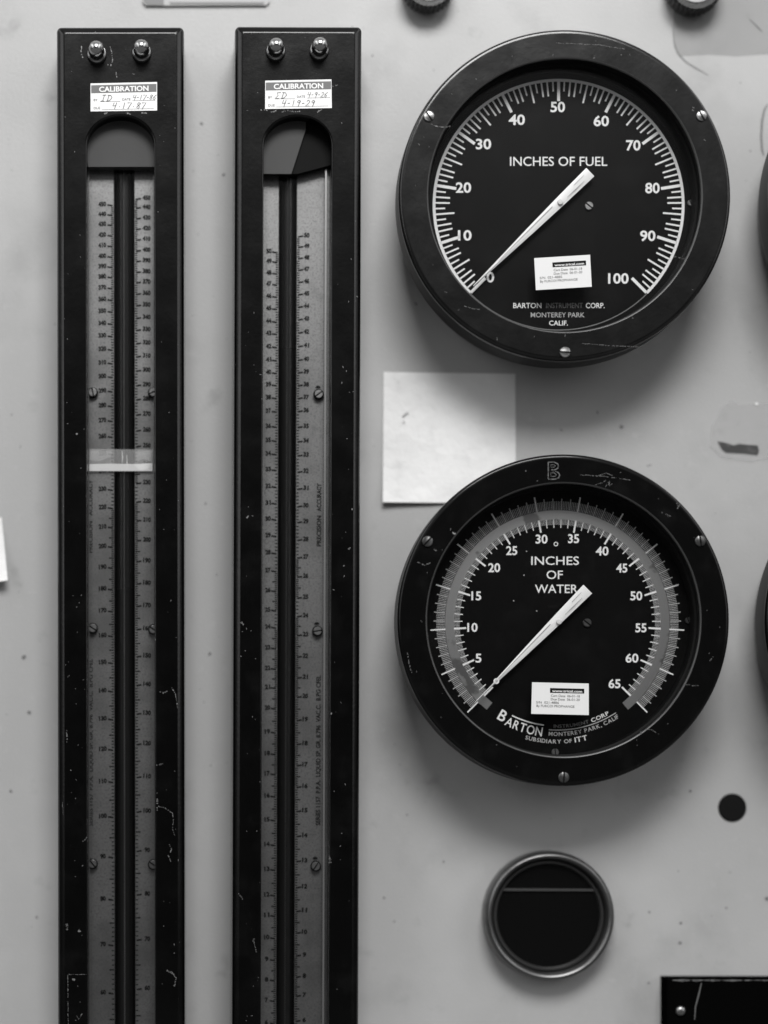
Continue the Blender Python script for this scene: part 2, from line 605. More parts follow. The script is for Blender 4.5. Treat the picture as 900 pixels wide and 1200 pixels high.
    if style == "fuel":
        b.arc(dx, dy, 144.3, 147.6, 225, -45, h, 1, 240)
        b.arc(dx, dy, 146.3, 147.4, -45, -135, h, 2, 80)
        for i in range(101):
            a = 225 - 2.7 * i
            k = i % 10
            ln, w = {0: (24, 3.4), 5: (23, 2.0)}.get(k, (18, 1.9) if k in (2, 3, 7, 8) else (12.5, 1.8))
            b.tick(dx, dy, 145.5 - ln, 145.5, a, w, h, 1)
        for s, x, y, w in [("0", 575, 325, 9), ("10", 545, 276, 16), ("20", 543.5, 220, 18), ("30", 567, 169, 18), ("40", 606, 140.5, 19),
                           ("50", 654, 125.5, 17), ("60", 705, 142, 18), ("70", 742.5, 170.5, 17), ("80", 765, 220.5, 17),
                           ("90", 759.5, 276.5, 18), ("100", 725, 326.5, 24)]:
            b.text(s, x + dx - 655, y + dy - 240.5, 12.2, w, h, 1, bold=0.022)
        b.text("INCHES OF FUEL", 655 + dx - 655, 189, 10.6, 114, h, 1, bold=0.004)
        b.text("BARTON", 618, 358, 6.0, 33, h, 1, bold=0.008)
        b.text("INSTRUMENT", 661.5, 358, 6.0, 43, h, 2, bold=0.0)
        b.text("CORP.", 697.5, 358, 6.0, 22, h, 1, bold=0.008)
        b.text("MONTEREY PARK", 653.5, 369, 5.6, 63, h, 4, bold=0.003)
        b.text("CALIF.", 654.5, 378.5, 5.6, 22, h, 1, bold=0.012)
        b.poly([(645, 217), (658, 217), (658, 221), (645, 221)], h, 6)
    else:
        def A(v):
            return 225 - v * 270 / 65
        b.arc(dx, dy, 131.5, 142, 225, -45, h, 3, 240)
        b.arc(dx, dy, 114.5, 121, 225, -45, h, 3, 240)
        b.arc(dx, dy, 121, 131.5, 231, -51, h, 5, 240)
        for i in range(65 * 5 + 1):
            a = A(i / 5)
            if i % 25 == 0:
                b.tick(dx, dy, 131.5, 149, a, 1.6, h + 0.0001, 1)
                b.tick(dx, dy, 107, 121.5, a, 2.0, h + 0.0001, 1)
            elif i % 5 == 0:
                b.tick(dx, dy, 132, 145, a, 1.1, h + 0.0001, 4)
                b.tick(dx, dy, 111, 121, a, 1.0, h + 0.0001, 1)
            else:
                b.tick(dx, dy, 132, 142, a, 0.6, h + 0.0001, 4)
                b.tick(dx, dy, 114.5, 121, a, 0.55, h + 0.0001, 4)
        for s, x, y, w in [("5", 558.5, 771, 7), ("10", 551.5, 735, 12), ("15", 556, 698, 11.5), ("20", 577, 665, 14), ("25", 597.5, 645, 13),
                           ("30", 632.5, 631.5, 14), ("35", 670, 631, 13), ("40", 703.5, 645.5, 15), ("45", 726.5, 665.5, 13),
                           ("50", 743.5, 698, 14), ("55", 749, 735.5, 13), ("60", 738.5, 771, 15), ("65", 718, 801, 14)]:
            b.text(s, x + dx - 651, y + dy - 729.5, 10.4, w, h, 1, bold=0.02)
        b.text("INCHES", 650.5, 657, 9.8, 56, h, 1, bold=0.004)
        b.text("OF", 650, 673.5, 9.8, 19, h, 1, bold=0.004)
        b.text("WATER", 652, 690, 9.8, 50, h, 1, bold=0.004)
        # maker's mark and address along the foot of the dial
        b.arctext("B", dx, dy, 126.5, 237.6, 241.6, 13, h, 1, 0.012, 1.0)
        b.arctext("ARTON", dx, dy, 129.5, 242.4, 262.2, 10.5, h, 1, 0.008, 1.0)
        b.arc(dx, dy, 120.6, 122.0, 244.0, 262.5, h, 1, 20)
        b.arctext("INSTRUMENT", dx, dy, 121.5, 268, 287.5, 3.8, h, 2, 0.01, 1.0)
        b.arctext("CORP", dx, dy, 121.5, 289, 299.5, 4.6, h, 1, 0.01, 1.0)
        b.arc(dx, dy, 125.6, 126.6, 265.5, 303, h, 4, 40)
        b.arctext("MONTEREY PARK, CALIF", dx, dy, 130.6, 265.5, 303, 4.6, h, 4, 0.012, 0.95)
        b.arctext("SUBSIDIARY OF", dx, dy, 139.5, 254.5, 277, 4.6, h, 4, 0.012, 0.95)
        b.arctext("ITT", dx, dy, 139, 278.4, 284.5, 6.0, h, 1, 0.012, 1.0)
        for x, y, r in [(651.5, 637.5, 2.6)]:
            b.arc(x, y, r - 0.9, r, 0, 360, h, 1, 20)
        b.poly([(642, 709), (654, 709), (654, 713), (642, 713)], h, 6)
        for x, y in [(617, 646), (614, 674), (602, 704), (629, 716)]:
            b.poly([(x, y - .8), (x + 1, y), (x, y + .8), (x - 1, y)], h, 4)
        b.arc(564.5, 821.5, 0, 4.4, 0, 360, h + 0.0002, 5, 16)
    b.build("dial", [M_DIAL, M_WHITE, M_FADED, M_BAND, M_PRINT2, M_MIRROR, M_INNER], root, recalc=False)
    # small dial screws
    for x, y, r, an in ([(690, 241.5, 5, 0.9), (809, 238, 3.8, 0.4)] if style == "fuel" else
                        [(688, 730, 5, 0.9), (806.5, 727, 3.8, 0.4), (650.5, 881.5, 4.2, 0.1)]):
        b = MB(O)
        b.screw(W(x, y, HD + 0.0001), r * KD, 0.0012, an)
        b.build("dial_screw", [M_STEEL if style == "fuel" or y > 800 else M_DKSTEEL2, M_INNER], root)
    # pointer
    hp = HD + 0.0045
    b = MB(O)
    KPx, KPy = VX + O.x / (S * kh(hp)), VY - O.z / (S * kh(hp))
    tail, tip = ((691.8, 201.6), (554.8, 335.2)) if style == "fuel" else ((688.8, 690.3), (556.5, 823.5))
    ax, ay = tip[0] - tail[0], tip[1] - tail[1]
    ln = math.hypot(ax, ay)
    ux, uy = ax / ln, ay / ln
    nx, ny = -uy, ux
    if style == "fuel":
        prof = [(0, 6.8), (48, 5.9), (100, 4.3), (170, 1.5), (ln, 0.7)]
    else:
        prof = [(0, 7.2), (50, 5.9), (110, 3.6), (152, 1.7), (158, 1.0), (ln, 0.6)]
    left = [(tail[0] + ux * d + nx * w, tail[1] + uy * d + ny * w) for d, w in prof]
    right = [(tail[0] + ux * d - nx * w, tail[1] + uy * d - ny * w) for d, w in prof]
    mid = [(tail[0] + ux * d, tail[1] + uy * d) for d, w in prof]
    n = len(prof)
    vs = [W(x, y, hp) for x, y in left] + [W(x, y, hp + 0.0007) for x, y in mid] + [W(x, y, hp) for x, y in right] + \
         [W(x, y, hp - 0.0006) for x, y in left] + [W(x, y, hp - 0.0006) for x, y in right]
    fs = []
    for i in range(n - 1):
        for a, c in ((0, n), (n, 2 * n), (3 * n, 0), (2 * n, 4 * n)):
            fs.append([a + i, a + i + 1, c + i + 1, c + i])
    fs.append([0, n, 2 * n, 4 * n, 3 * n])
    b.add(vs, fs, 0)
    def along(d, o):
        return (tail[0] + ux * d + nx * o, tail[1] + uy * d + ny * o)
    hh = hp + 0.0009
    b.ribbon([along(60, 2.0), along(110, 1.4), along(150, 0.6)], [0.9, 0.8, 0.3], hh, 1)
    b.ribbon([along(12, -2.6), along(28, -2.4), along(40, -2.2)], [0.4, 0.9, 0.3], hh, 1)
    b.ribbon([along(8, 2.6), along(24, 2.4)], [0.4, 0.7], hh, 1)
    b.build("pointer", [M_POINT, M_POINT_DK], root)
    b = MB(O)
    c = W(KPx, KPy, hp)
    c = Vector((O.x, 0, O.z))
    r = 3.4 * KD
    b.lathe(c, [(r, HD), (r, hp + 0.0012), (r * 0.8, hp + 0.0016), (0.00001, hp + 0.0017)], 24)
    b.build("pivot", M_BEAD, root)
    if style == "water":
        b = MB(O)
        c2 = along(152, 0)
        b.arc(c2[0], c2[1], 1.7, 3.4, 0, 360, hp + 0.0010, 0, 24)
        b.build("pointer_ring", M_POINT, root)
    # cover glass
    b = MB(O)
    b.lathe(O, [(0.00001, HP - 0.0018), (ri - 0.0001, HP - 0.0018), (ri - 0.0001, HP), (0.00001, HP)], 96)
    b.build("cover_glass", M_PANE, root)
    return root

def vinyl(root, corners, lines):
    """White calibration sticker with tiny print stuck on the glass: corners tl, tr, br, bl in px."""
    O = root.location
    hs = HP + 0.0002
    b = MB(O)
    b.slab(corners, HP + 0.00003, hs)
    tl, tr, br, bl = corners
    def uv(u, v):
        a = (tl[0] + (tr[0] - tl[0]) * u, tl[1] + (tr[1] - tl[1]) * u)
        c = (bl[0] + (br[0] - bl[0]) * u, bl[1] + (br[1] - bl[1]) * u)
        return (a[0] + (c[0] - a[0]) * v, a[1] + (c[1] - a[1]) * v)
    rot = -math.degrees(math.atan2(tr[1] - tl[1], tr[0] - tl[0]))
    hi = hs + 0.0001
    b.poly([uv(0.32, 0.17), uv(0.92, 0.17), uv(0.92, 0.32), uv(0.32, 0.32)], hi, 1)
    w = math.hypot(tr[0] - tl[0], tr[1] - tl[1])
    b.text(lines[0], *uv(0.62, 0.255), 3.0, 0.53 * w, hi + 0.0001, 0, rot, 0.02)
    b.text(lines[1], *uv(0.59, 0.41), 2.7, 0.51 * w, hi, 2, rot, 0.005)
    b.text(lines[2], *uv(0.59, 0.52), 2.7, 0.51 * w, hi, 2, rot, 0.005)
    b.text(lines[3], *uv(0.28, 0.63), 2.7, 0.40 * w, hi, 2, rot, 0.005)
    b.text(lines[4], *uv(0.42, 0.74), 2.7, 0.67 * w, hi, 2, rot, 0.005)
    b.build("calibration_sticker", [M_STICKER, M_INK, M_PRINT], root, recalc=False)

M_DKSTEEL2 = mat("dark_dome_screw", 0.12, 0.35, 0.9)
M_PRINT2 = mat("thin_white_print", 0.4, 0.5)

fuel = gauge(662, 228.5, "fuel")
tag(fuel, "round black gauge reading inches of fuel, dial numbered 0 to 100", "gauge", "round dial gauges on the panel")
vinyl(fuel, [(626, 302.5), (691.5, 298.5), (693.5, 336), (628, 340)],
      ["www.trical.com", "Cert Date  06-01-18", "Due Date  06-01-20", "S/N  021-4885", "By FURCOI PROPHANGE"])
water = gauge(660.5, 726.5, "water")
tag(water, "round black gauge reading inches of water, dial with mirror band numbered 5 to 65", "gauge", "round dial gauges on the panel")
vinyl(water, [(623.5, 799.5), (690, 801), (690, 838), (622.5, 836.5)],
      ["www.trical.com", "Cert Date  06-01-18", "Due Date  06-01-20", "S/N  021-4886", "By FURCOI PROPHANGE"])
for src, px, lab in ((fuel, 1096, "black round gauge cut off by the right edge, level with the fuel gauge"),
                     (water, 1092, "black round gauge cut off by the right edge, level with the water gauge")):
    c = copy_tree(src)
    c.location = (W(px, 0, HB).x, 0, src.location.z)
    c["label"] = lab

# ------------------------------------------------------------------ manometers
HM, HS_, HC = 0.037, 0.020, 0.008   # front face, scale plates, channel back

def hand(b, s, x, y, cap, adv, h, mi, w=0.7, slant=0.25):
    """Handwritten strokes; x,y = left end of the base line."""
    G = {"0": [[(0.5, 1), (0.1, 0.7), (0.1, 0.25), (0.4, 0), (0.8, 0.3), (0.8, 0.75), (0.5, 1)]],
         "1": [[(0.4, 1), (0.4, 0)]],
         "2": [[(0.1, 0.8), (0.4, 1), (0.8, 0.8), (0.6, 0.45), (0, 0), (0.9, 0.02)]],
         "4": [[(0.2, 1), (0.05, 0.45), (0.8, 0.5)], [(0.75, 1), (0.6, -0.1)]],
         "6": [[(0.8, 1), (0.2, 0.5), (0.2, 0.1), (0.6, 0), (0.8, 0.3), (0.3, 0.45)]],
         "7": [[(0, 0.95), (0.9, 1), (0.35, -0.1)]],
         "8": [[(0.7, 0.9), (0.3, 1), (0.15, 0.75), (0.75, 0.3), (0.5, 0), (0.1, 0.2), (0.75, 0.8), (0.7, 0.95)]],
         "9": [[(0.8, 0.85), (0.4, 1), (0.15, 0.7), (0.5, 0.5), (0.8, 0.85), (0.55, -0.1)]],
         "I": [[(0.1, 1), (0.9, 1.02)], [(0.5, 1), (0.4, 0)], [(0, 0), (0.8, 0.02)]],
         "E": [[(0.9, 1), (0.1, 0.95), (0.45, 0.5), (0, 0.05), (0.8, 0)]],
         "D": [[(0.2, 1), (0.1, 0)], [(-0.1, 1), (0.6, 0.95), (1.0, 0.6), (0.6, 0.1), (-0.1, 0)]],
         "-": [[(0.2, 0.45), (0.7, 0.48)]], ".": [[(0.4, 0.3), (0.55, 0.35)]], " ": []}
    for ch in s:
        for st in G[ch]:
            b.ribbon([(x + u * cap * 0.75 + v * cap * slant, y - v * cap) for u, v in st], w, h, mi)
        x += adv

def bands(tbl, fine_from):
    """(y, length class) for majors and minors between neighbouring numbered marks."""
    out = []
    for a, c in zip(tbl, tbl[1:]):
        n = 5 if c - a < 22 else 10
        for k in range(1, n):
            out.append((a + (c - a) * k / n, 1 if (n == 10 and k == 5) else 0))
    return out

def manometer(xl, xr, yt, slot, gap, tabs, labx, first, rot, kind):
    O = W(xl, yt, HM)
    O = Vector((O.x, 0, O.z))
    root = empty("manometer", O)
    YB = 1420
    # body: a deep frame with a long round-headed window
    sl, sr, sa, ss = slot          # window left, right, top of arch, spring line
    na, ns = 24, 8
    def outer(inset):
        L, R, T = xl + inset, xr - inset, yt + inset
        rc = max(5.0 - inset * 0.3, 1.5)
        pts = [(L, YB + (T + rc - YB) * k / ns) for k in range(ns)]
        c4 = 5
        arcl = [(L + rc - rc * math.cos(math.pi / 2 * k / c4), T + rc - rc * math.sin(math.pi / 2 * k / c4)) for k in range(c4 + 1)]
        m = na + 1 - 2 * (c4 + 1)
        top = [(L + rc + (R - L - 2 * rc) * (k + 1) / (m + 1), T) for k in range(m)]
        arcr = [(xl + xr - x, y) for x, y in reversed(arcl)]
        return pts + arcl + top + arcr + [(xl + xr - x, y) for x, y in reversed(pts)]
    def inner(grow):
        L, R, T = sl - grow, sr + grow, sa - grow
        pts = [(L, YB + (ss - YB) * k / ns) for k in range(ns)]
        arch = [((L + R) / 2 - (R - L) / 2 * math.cos(math.pi * k / na), ss - (ss - T) * math.sin(math.pi * k / na)) for k in range(na + 1)]
        return pts + arch + [(sl + sr - x, y) for x, y in reversed(pts)]
    b = MB(O)
    def loopv(px, h):
        vs = []
        for x, y in px:
            p = W(x, y, HM)
            vs.append((p.x, -h, p.z))
        return vs
    loops = [(outer(0), 0.0), (outer(0), HM - 0.0050), (outer(0.8), HM - 0.0030), (outer(2.6), HM - 0.0016), (outer(3.6), HM - 0.00125), (outer(8), HM - 0.0002), (outer(9.4), HM), (outer(10.2), HM),
             (inner(2.6), HM), (inner(1.6), HM), (inner(0.5), HM - 0.0003), (inner(0), HM - 0.0010), (inner(0), HC)]
    n = len(loops[0][0])
    vs, fs, ms = [], [], []
    for px, h in loops:
        vs += loopv(px, h)
    for j in range(len(loops) - 1):
        for k in range(n - 1):
            fs.append([j * n + k, j * n + k + 1, (j + 1) * n + k + 1, (j + 1) * n + k])
    b.add(vs, fs, 0)
    # chips and scratches in the enamel
    def chip(x, y, l, a, w, dim=False):
        ca, sa_ = math.cos(a), math.sin(a)
        b.ribbon([(x, y), (x + l * ca * .5 + .3, y + l * sa_ * .5), (x + l * ca, y + l * sa_)], [w * .6, w, w * .5], HM + 0.0001, 2 if dim else 1)
    rnd = random.Random(11 if kind == "left" else 23)
    for _ in range(38):
        side = rnd.choice((0, 1))
        x = rnd.uniform(xl + 10, sl - 3) if side == 0 else rnd.uniform(sr + 3, xr - 10)
        y = yt + 1170 * rnd.random() ** 0.6 + 10
        chip(x, y, rnd.uniform(.6, 2.6), rnd.uniform(0, 3.1), rnd.uniform(.5, 1.3), rnd.random() < .8)
    if kind == "left":
        for pts, w in [([(200, 806), (204, 812), (206, 822), (207, 830)], 1.3), ([(182, 897), (190, 895)], 1.6), ([(183, 936), (183, 950)], 2),
                       ([(184, 945), (192, 947), (201, 953), (202, 962), (201, 972), (204, 980)], 1.2), ([(186, 811), (190, 812), (196, 810)], 1.6),
                       ([(193, 1137), (200, 1140), (205, 1146), (203, 1156)], 2.0), ([(196, 988), (200, 995), (196, 1003), (199, 1010)], 1.2),
                       ([(78, 1142), (100, 1142)], 0.8), ([(78, 1142), (78.5, 1200)], 1.0), ([(88, 1190), (91, 1194), (95, 1188)], 1.1),
                       ([(76, 1082), (78, 1086), (77, 1090)], 2.6), ([(77, 855), (77.5, 870)], 1.4), ([(95, 987), (99, 983), (101, 981)], 1.6),
                       ([(72, 940), (73, 955)], 1.0)]:
            b.wear(pts, w, HM + 0.0001, 1)
        for pts, w in [([(96, 53), (95, 60), (97, 68)], 1.5), ([(129, 54), (131, 62), (132, 70), (130, 77), (126, 76)], 1.2), ([(136, 84), (137, 91)], 1.4),
                       ([(155, 86), (158, 88)], 1.3), ([(122, 133), (126, 132)], 1.6), ([(147, 132), (153, 134)], 1.5), ([(166, 132), (172, 133)], 1.8)]:
            b.wear(pts, w, HM + 0.0001, 1)
    else:
        for pts, w in [([(389, 1002), (390, 1011)], 3.0), ([(291, 607), (295, 603)], 2.2), ([(285, 729), (288, 732)], 2.4), ([(283, 1047), (288, 1054)], 1.4),
                       ([(300, 1098), (304, 1116)], 1.3), ([(299, 1103), (303, 1099)], 1.0), ([(306, 129), (311, 128), (318, 131), (326, 129)], 1.8),
                       ([(330, 131), (338, 129), (344, 131), (352, 130)], 1.6), ([(390, 101), (396, 99)], 1.4), ([(372, 131), (378, 128)], 1.3),
                       ([(410, 643), (413, 641)], 1.8), ([(404, 663), (406, 662)], 1.6)]:
            b.wear(pts, w, HM + 0.0001, 1)
    b.build("frame", [M_ENAMEL, M_SCRATCH, M_SCR_DIM], root, smooth=40)

    # channel behind the tube
    b = MB(O)
    b.slab([(sl - 4, sa - 4), (sr + 4, sa - 4), (sr + 4, YB), (sl - 4, YB)], 0.001, HC)
    b.build("channel", M_CHANNEL, root)

    # two scale plates with their printed graduations
    gl, gr = gap
    hi = HS_ + 0.00012
    for side in (0, 1):
        b = MB(O)
        x0, x1 = (sl - 5, gl) if side == 0 else (gr, sr + 6)
        b.slab([(x0, yt + 120), (x1, yt + 120), (x1, YB), (x0, YB)], HS_ - 0.0018, HS_)
        sg = -1 if side == 0 else 1
        e = gl if side == 0 else gr
        tb = tabs[side]
        for i, y in enumerate(tb):
            b.ribbon([(e + sg * 1.2, y), (e + sg * 7.4, y - 1)], 1.9, hi, 1)
            v = first[side] - i * (10 if kind == "left" else 1)
            if v < 0:
                continue
            b.text(str(v), labx[side], y - 2.4, 5.6, 9.2 if v > 99 else (6.4 if v > 9 else 4.2), hi, 1, rot=-sg * 4, bold=0.056)
        for y, long in bands(tb, 0):
            b.ribbon([(e + sg * 0.4, y), (e + sg * (6.0 if long else 3.2), y)], 1.5 if long else 1.25, hi, 1)
        if kind == "left" and side == 0:
            b.text("PRECISION   ACCURACY", sl + 3.8, 605, 4.6, 86, hi, 2, 90, 0.03)
            b.text("SERIES 1157  P.P.A.  LIQUID SP. GR. 8.796  VAC.C.  B.PG CFEL", sl + 3.8, 870, 4.6, 196, hi, 2, 90, 0.03)
        if kind == "right" and side == 1:
            b.text("PRECISION", 375.5, 622, 5.4, 36, hi, 1, 90, 0.03)
            b.text("ACCURACY", 375.5, 582.5, 5.4, 33, hi, 1, 90, 0.03)
            b.text("SERIES 1157  P.P.A.  LIQUID SP. GR. 8.796  VAC.C.  B.PG CFEL", 375.5, 879, 5.4, 176, hi, 1, 90, 0.03)
        b.build("scale_plate", [M_PLATE, M_INK, M_DIMINK], root, recalc=False)

    # glass tube with its liquid column
    cxm = (gl + gr) / 2
    K = S * kh(HS_)
    def rod(b2, x, r, hc, y0, y1, mi=0, seg=20):
        p0, p1 = W(x, y0, HS_), W(x, y1, HS_)
        vs, fs = [], []
        for p in (p0, p1):
            for k in range(seg):
                a = 2 * math.pi * k / seg
                vs.append((p.x + r * math.cos(a), -(hc + r * math.sin(a)), p.z))
        for k in range(seg):
            fs.append([k, (k + 1) % seg, seg + (k + 1) % seg, seg + k])
        fs += [list(range(seg)), list(range(2 * seg - 1, seg - 1, -1))]
        b2.add(vs, fs, mi)
    b = MB(O)
    lev = 690 if kind == "left" else 407
    rt = (gr - gl) * 0.46 * K
    rod(b, cxm, rt, 0.0138, yt + 120, lev)
    rod(b, cxm, rt * 1.0, 0.0138, lev, YB, 1)
    tb_ = b.build("glass_tube", [M_TUBE, M_LIQ], root)
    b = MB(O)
    rod(b, cxm - 0.5, 0.0003, 0.0138 + rt, yt + 170, YB, 0, 8)  # pale line on the tube front: its centre highlight put into colour
    b.build("bore_highlight", M_BORE_HL if kind == "left" else M_BORE_HL_DIM, root)

    # head block behind the arch; on the right, a reflection and shade as slabs
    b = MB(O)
    if kind == "left":
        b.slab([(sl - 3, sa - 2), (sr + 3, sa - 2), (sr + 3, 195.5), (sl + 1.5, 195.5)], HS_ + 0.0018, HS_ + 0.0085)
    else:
        b.slab([(sl - 3, sa - 2), (sl + 50, sa - 2), (sl + 49, 152), (342, 203.5), (sl - 3, 203.5)], HS_ + 0.0070, HS_ + 0.0085)  # grey slab cut to the outline of a reflection in the cover
        b.slab([(sl - 3, sa - 2), (sr + 3, sa - 2), (sr + 3, 192), (349, 203.5), (sl - 3, 203)], HS_ + 0.0018, HS_ + 0.0068, 1)  # black slab whose sloped foot puts a shade edge into the shape
    b.build("head_block_and_reflection", [M_BLOCK_REFL, M_INNER], root)

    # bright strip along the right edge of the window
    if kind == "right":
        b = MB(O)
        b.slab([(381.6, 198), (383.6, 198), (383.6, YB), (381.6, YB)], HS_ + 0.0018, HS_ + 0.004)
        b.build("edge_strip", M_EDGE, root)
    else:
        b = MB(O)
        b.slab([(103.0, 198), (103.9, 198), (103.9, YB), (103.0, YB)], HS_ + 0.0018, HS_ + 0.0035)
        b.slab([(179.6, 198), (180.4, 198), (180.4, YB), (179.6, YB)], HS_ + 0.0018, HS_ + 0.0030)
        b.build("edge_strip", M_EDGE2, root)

    # plate screws
    spots = [(108.5, 461, 0.2), (108, 736.5, 1.0), (107.5, 1012, 0.7), (179, 461, 2), (179, 738, 1), (178.5, 1013, 1)] if kind == "left" else \
            [(374.5, 462.5, -0.95), (374, 739.5, -1.4), (373, 1014.5, -0.6)]
    for x, y, an in spots:
        b = MB(O)
        r = 5.6 * S * kh(HS_)
        p = W(x, y, HS_)
        b.lathe(p, [(r * 1.12, HS_ + 0.0017), (r * 1.12, HS_ + 0.0021), (r * 0.9, HS_ + 0.0022)], 28, 1)
        b.screw(Vector((p.x, -HS_ - 0.0022, p.z)), r * 0.9, 0.0018, an)
        if kind == "right":
            q_ = W(x - 1, y - 8, HS_)
            b.arc(x - 0.5, y - 7.5, 0, 3.4, 10, 170, HS_ + 0.0018, 1, 12)
        b.build("plate_screw", [M_STEEL, M_INK], root)

    # clear cover over the window
    b = MB(O)
    hg = HS_ + 0.0016
    b.slab([(sl - 2, sa - 2), (sr + 2, sa - 2), (sr + 2, YB), (sl - 2, YB)], hg - 0.0009, hg)
    b.build("cover_glass", M_PANE, root)

    # polished dome nuts
    for x, y in ([(113.5, 64), (166, 62.5)] if kind == "left" else [(323, 60.5), (374, 59.5)]):
        p = W(x, y, HM)
        K = S * kh(HM)
        b = MB(O)
        b.lathe(p, [(11.6 * K, HM), (11.6 * K, HM + 0.0012), (10.6 * K, HM + 0.0022), (9.2 * K, HM + 0.0024)], 40)
        prof = [(9.4 * K, HM + 0.0022), (9.4 * K, HM + 0.0084)]
        for k in range(1, 9):
            a = math.pi / 2 * k / 8
            prof.append((9.4 * K * math.cos(a) + 0.00001, HM + 0.0084 + 0.0052 * math.sin(a)))
        b.lathe(p, prof, 40)
        b.build("dome_nut", M_CHROME, root)

    # calibration label
    hl = HM + 0.0002
    b = MB(O)
    if kind == "left":
        tl, tr, br, bl = (106, 97.8), (184, 96.2), (184, 129.6), (106, 130.6)
        by, da, du = "ID", "4-17-86", "4.17.87"
    else:
        tl, tr, br, bl = (311, 94.4), (388.6, 92.6), (389.2, 126.2), (311, 127.6)
        by, da, du = "ED", "4-9-26", "4-19-29"
    b.slab([tl, tr, br, bl], HM + 0.00003, hl)
    x0, y0 = tl
    sk = (tr[1] - tl[1]) / 78
    def q(u, v):
        return (x0 + u, y0 + v + sk * u)
    b.poly([q(0.8, 2.2), q(77.2, 2.2), q(77.2, 11.4), q(0.8, 11.4)], hl + 0.0001, 1)
    cx_, cy_ = q(39, 6.9)
    b.text("CALIBRATION", cx_, cy_, 6.2, 58, hl + 0.0002, 0, 1.2, 0.03)
    b.text("BY", *q(6, 19.5), 2.6, 4.6, hl + 0.0001, 3, 1.2, 0.01)
    b.text("DATE", *q(42, 19.5), 2.6, 9.5, hl + 0.0001, 3, 1.2, 0.01)
    b.text("DUE", *q(7.5, 29), 2.6, 7.5, hl + 0.0001, 3, 1.2, 0.01)
    b.ribbon([q(11, 21.5), q(35, 21.8)], 0.35, hl + 0.0001, 3)
    b.ribbon([q(49, 21.3), q(76, 21.3)], 0.35, hl + 0.0001, 3)
    b.ribbon([q(13, 31), q(74, 31)], 0.35, hl + 0.0001, 3)
    hand(b, by, *q(12, 21), 7.0, 7.0, hl + 0.00015, 2)
    hand(b, da, *q(49, 20.0), 5.6, 3.9, hl + 0.00015, 2, 0.6)
    hand(b, du, *q(25 if kind == "left" else 19, 30), 7.0, 5.6, hl + 0.00015, 2, 0.75)
    b.build("calibration_label", [M_PAPER, M_HEADER, M_PEN, M_PRINT], root, recalc=False)

    if kind == "left":
        b = MB(O)
        ht = hg + 0.0002
        b.poly([(sl + 1.6, 526), (sr - 2.2, 527), (sr - 2.2, 552.6), (sl + 1.6, 552.4)], ht, 0)
        b.poly([(sl + 1.8, 544), (sl + 28, 543.5), (sr - 24, 543.8), (sr - 2.6, 543), (sr - 2.6, 552), (sl + 1.8, 552)], ht + 0.0001, 1)
        b.poly([(sl + 55, 545), (sl + 74, 543), (sl + 73, 549), (sl + 62, 551.5)], ht + 0.0002, 1)
        b.poly([(sl + 4, 528), (sl + 30, 529), (sl + 27, 536), (sl + 14, 541), (sl + 3, 539)], ht + 0.0001, 0)
        b.ribbon([(sl + 41, 528), (sl + 41.5, 536), (sl + 41, 543)], [0.4, 1.1, 0.4], ht + 0.0003, 1)  # this streak and the next: tube glints painted onto the tape
        b.ribbon([(sl + 46.5, 533), (sl + 46.8, 545), (sl + 46.5, 551)], [0.4, 1.1, 0.4], ht + 0.0003, 1)
        b.poly([(sl + 57, 530), (sl + 75, 529), (sl + 74, 541), (sl + 66, 538), (sl + 58, 541)], ht + 0.0001, 0)
        b.build("tape_band", [M_TAPE, M_TAPE2], root)
    root.rotation_euler = (0, rot, 0)
    return root

M_DIMINK = mat("worn_ink", 0.03, 0.6, spec=0.1)
M_BORE_HL = mat("pale_bore_highlight", 0.06, 0.4)
M_BORE_HL_DIM = mat("dim_bore_highlight", 0.02, 0.4)
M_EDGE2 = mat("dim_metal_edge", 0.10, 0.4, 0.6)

LL = [241.2, 252.8, 264.5, 277, 289.4, 301.9, 313.8, 325.9, 338.7, 352.4, 366.2, 380.5, 395, 410.7, 426.7, 442.7, 459.6, 476.8, 494.2, 512.9,
      533, 553, 574.8, 596.1, 619, 641.8, 666.3, 691.6, 717.3, 746.3, 777.8, 811, 843.9, 879.5, 917.3, 958.2, 1005.5, 1055.1, 1108.4, 1164.8, 1225, 1290]
LR = [233.8, 244.4, 256.9, 269.3, 281.8, 294.6, 307, 319.7, 331.9, 345.3, 358.8, 373.4, 387.6, 403.2, 418.7, 435.2, 452.4, 469, 486.8, 505.4,
      523.9, 544.9, 567.1, 588.8, 611, 634.3, 658.7, 684.8, 711.1, 738.3, 770.1, 803.6, 837.3, 872.9, 911.5, 952, 998, 1049.2, 1102.2, 1159.8, 1221, 1286]
RL = [296, 307.6, 321.2, 334.2, 348.4, 362.7, 377.8, 392, 407.5, 423, 437.7, 452.1, 467.2, 483, 500.8, 517.3, 533, 551.5, 571.2, 590.8, 609.5,
      628.8, 648.9, 669.9, 693.3, 716.1, 736, 760.4, 784.5, 806.7, 831, 859, 884.4, 908, 934, 962, 991, 1020, 1050, 1074, 1100, 1125.6, 1149.6,
      1173.6, 1200, 1228]
RR = [277.3, 289.8, 303.1, 316.8, 331, 345.4, 360, 374.8, 390.2, 406.2, 422.2, 437, 452, 467, 482.3, 500.8, 517.9, 534.2, 553.4, 573.3, 593.8,
      612.4, 633.2, 653.9, 676.4, 701, 722.7, 744.9, 770.1, 794.7, 817.2, 844.4, 872.5, 897.4, 922.7, 951.1, 980.4, 1009.7, 1040.3, 1068.2,
      1093.7, 1120.3, 1145.2, 1167.5, 1196.8, 1225]

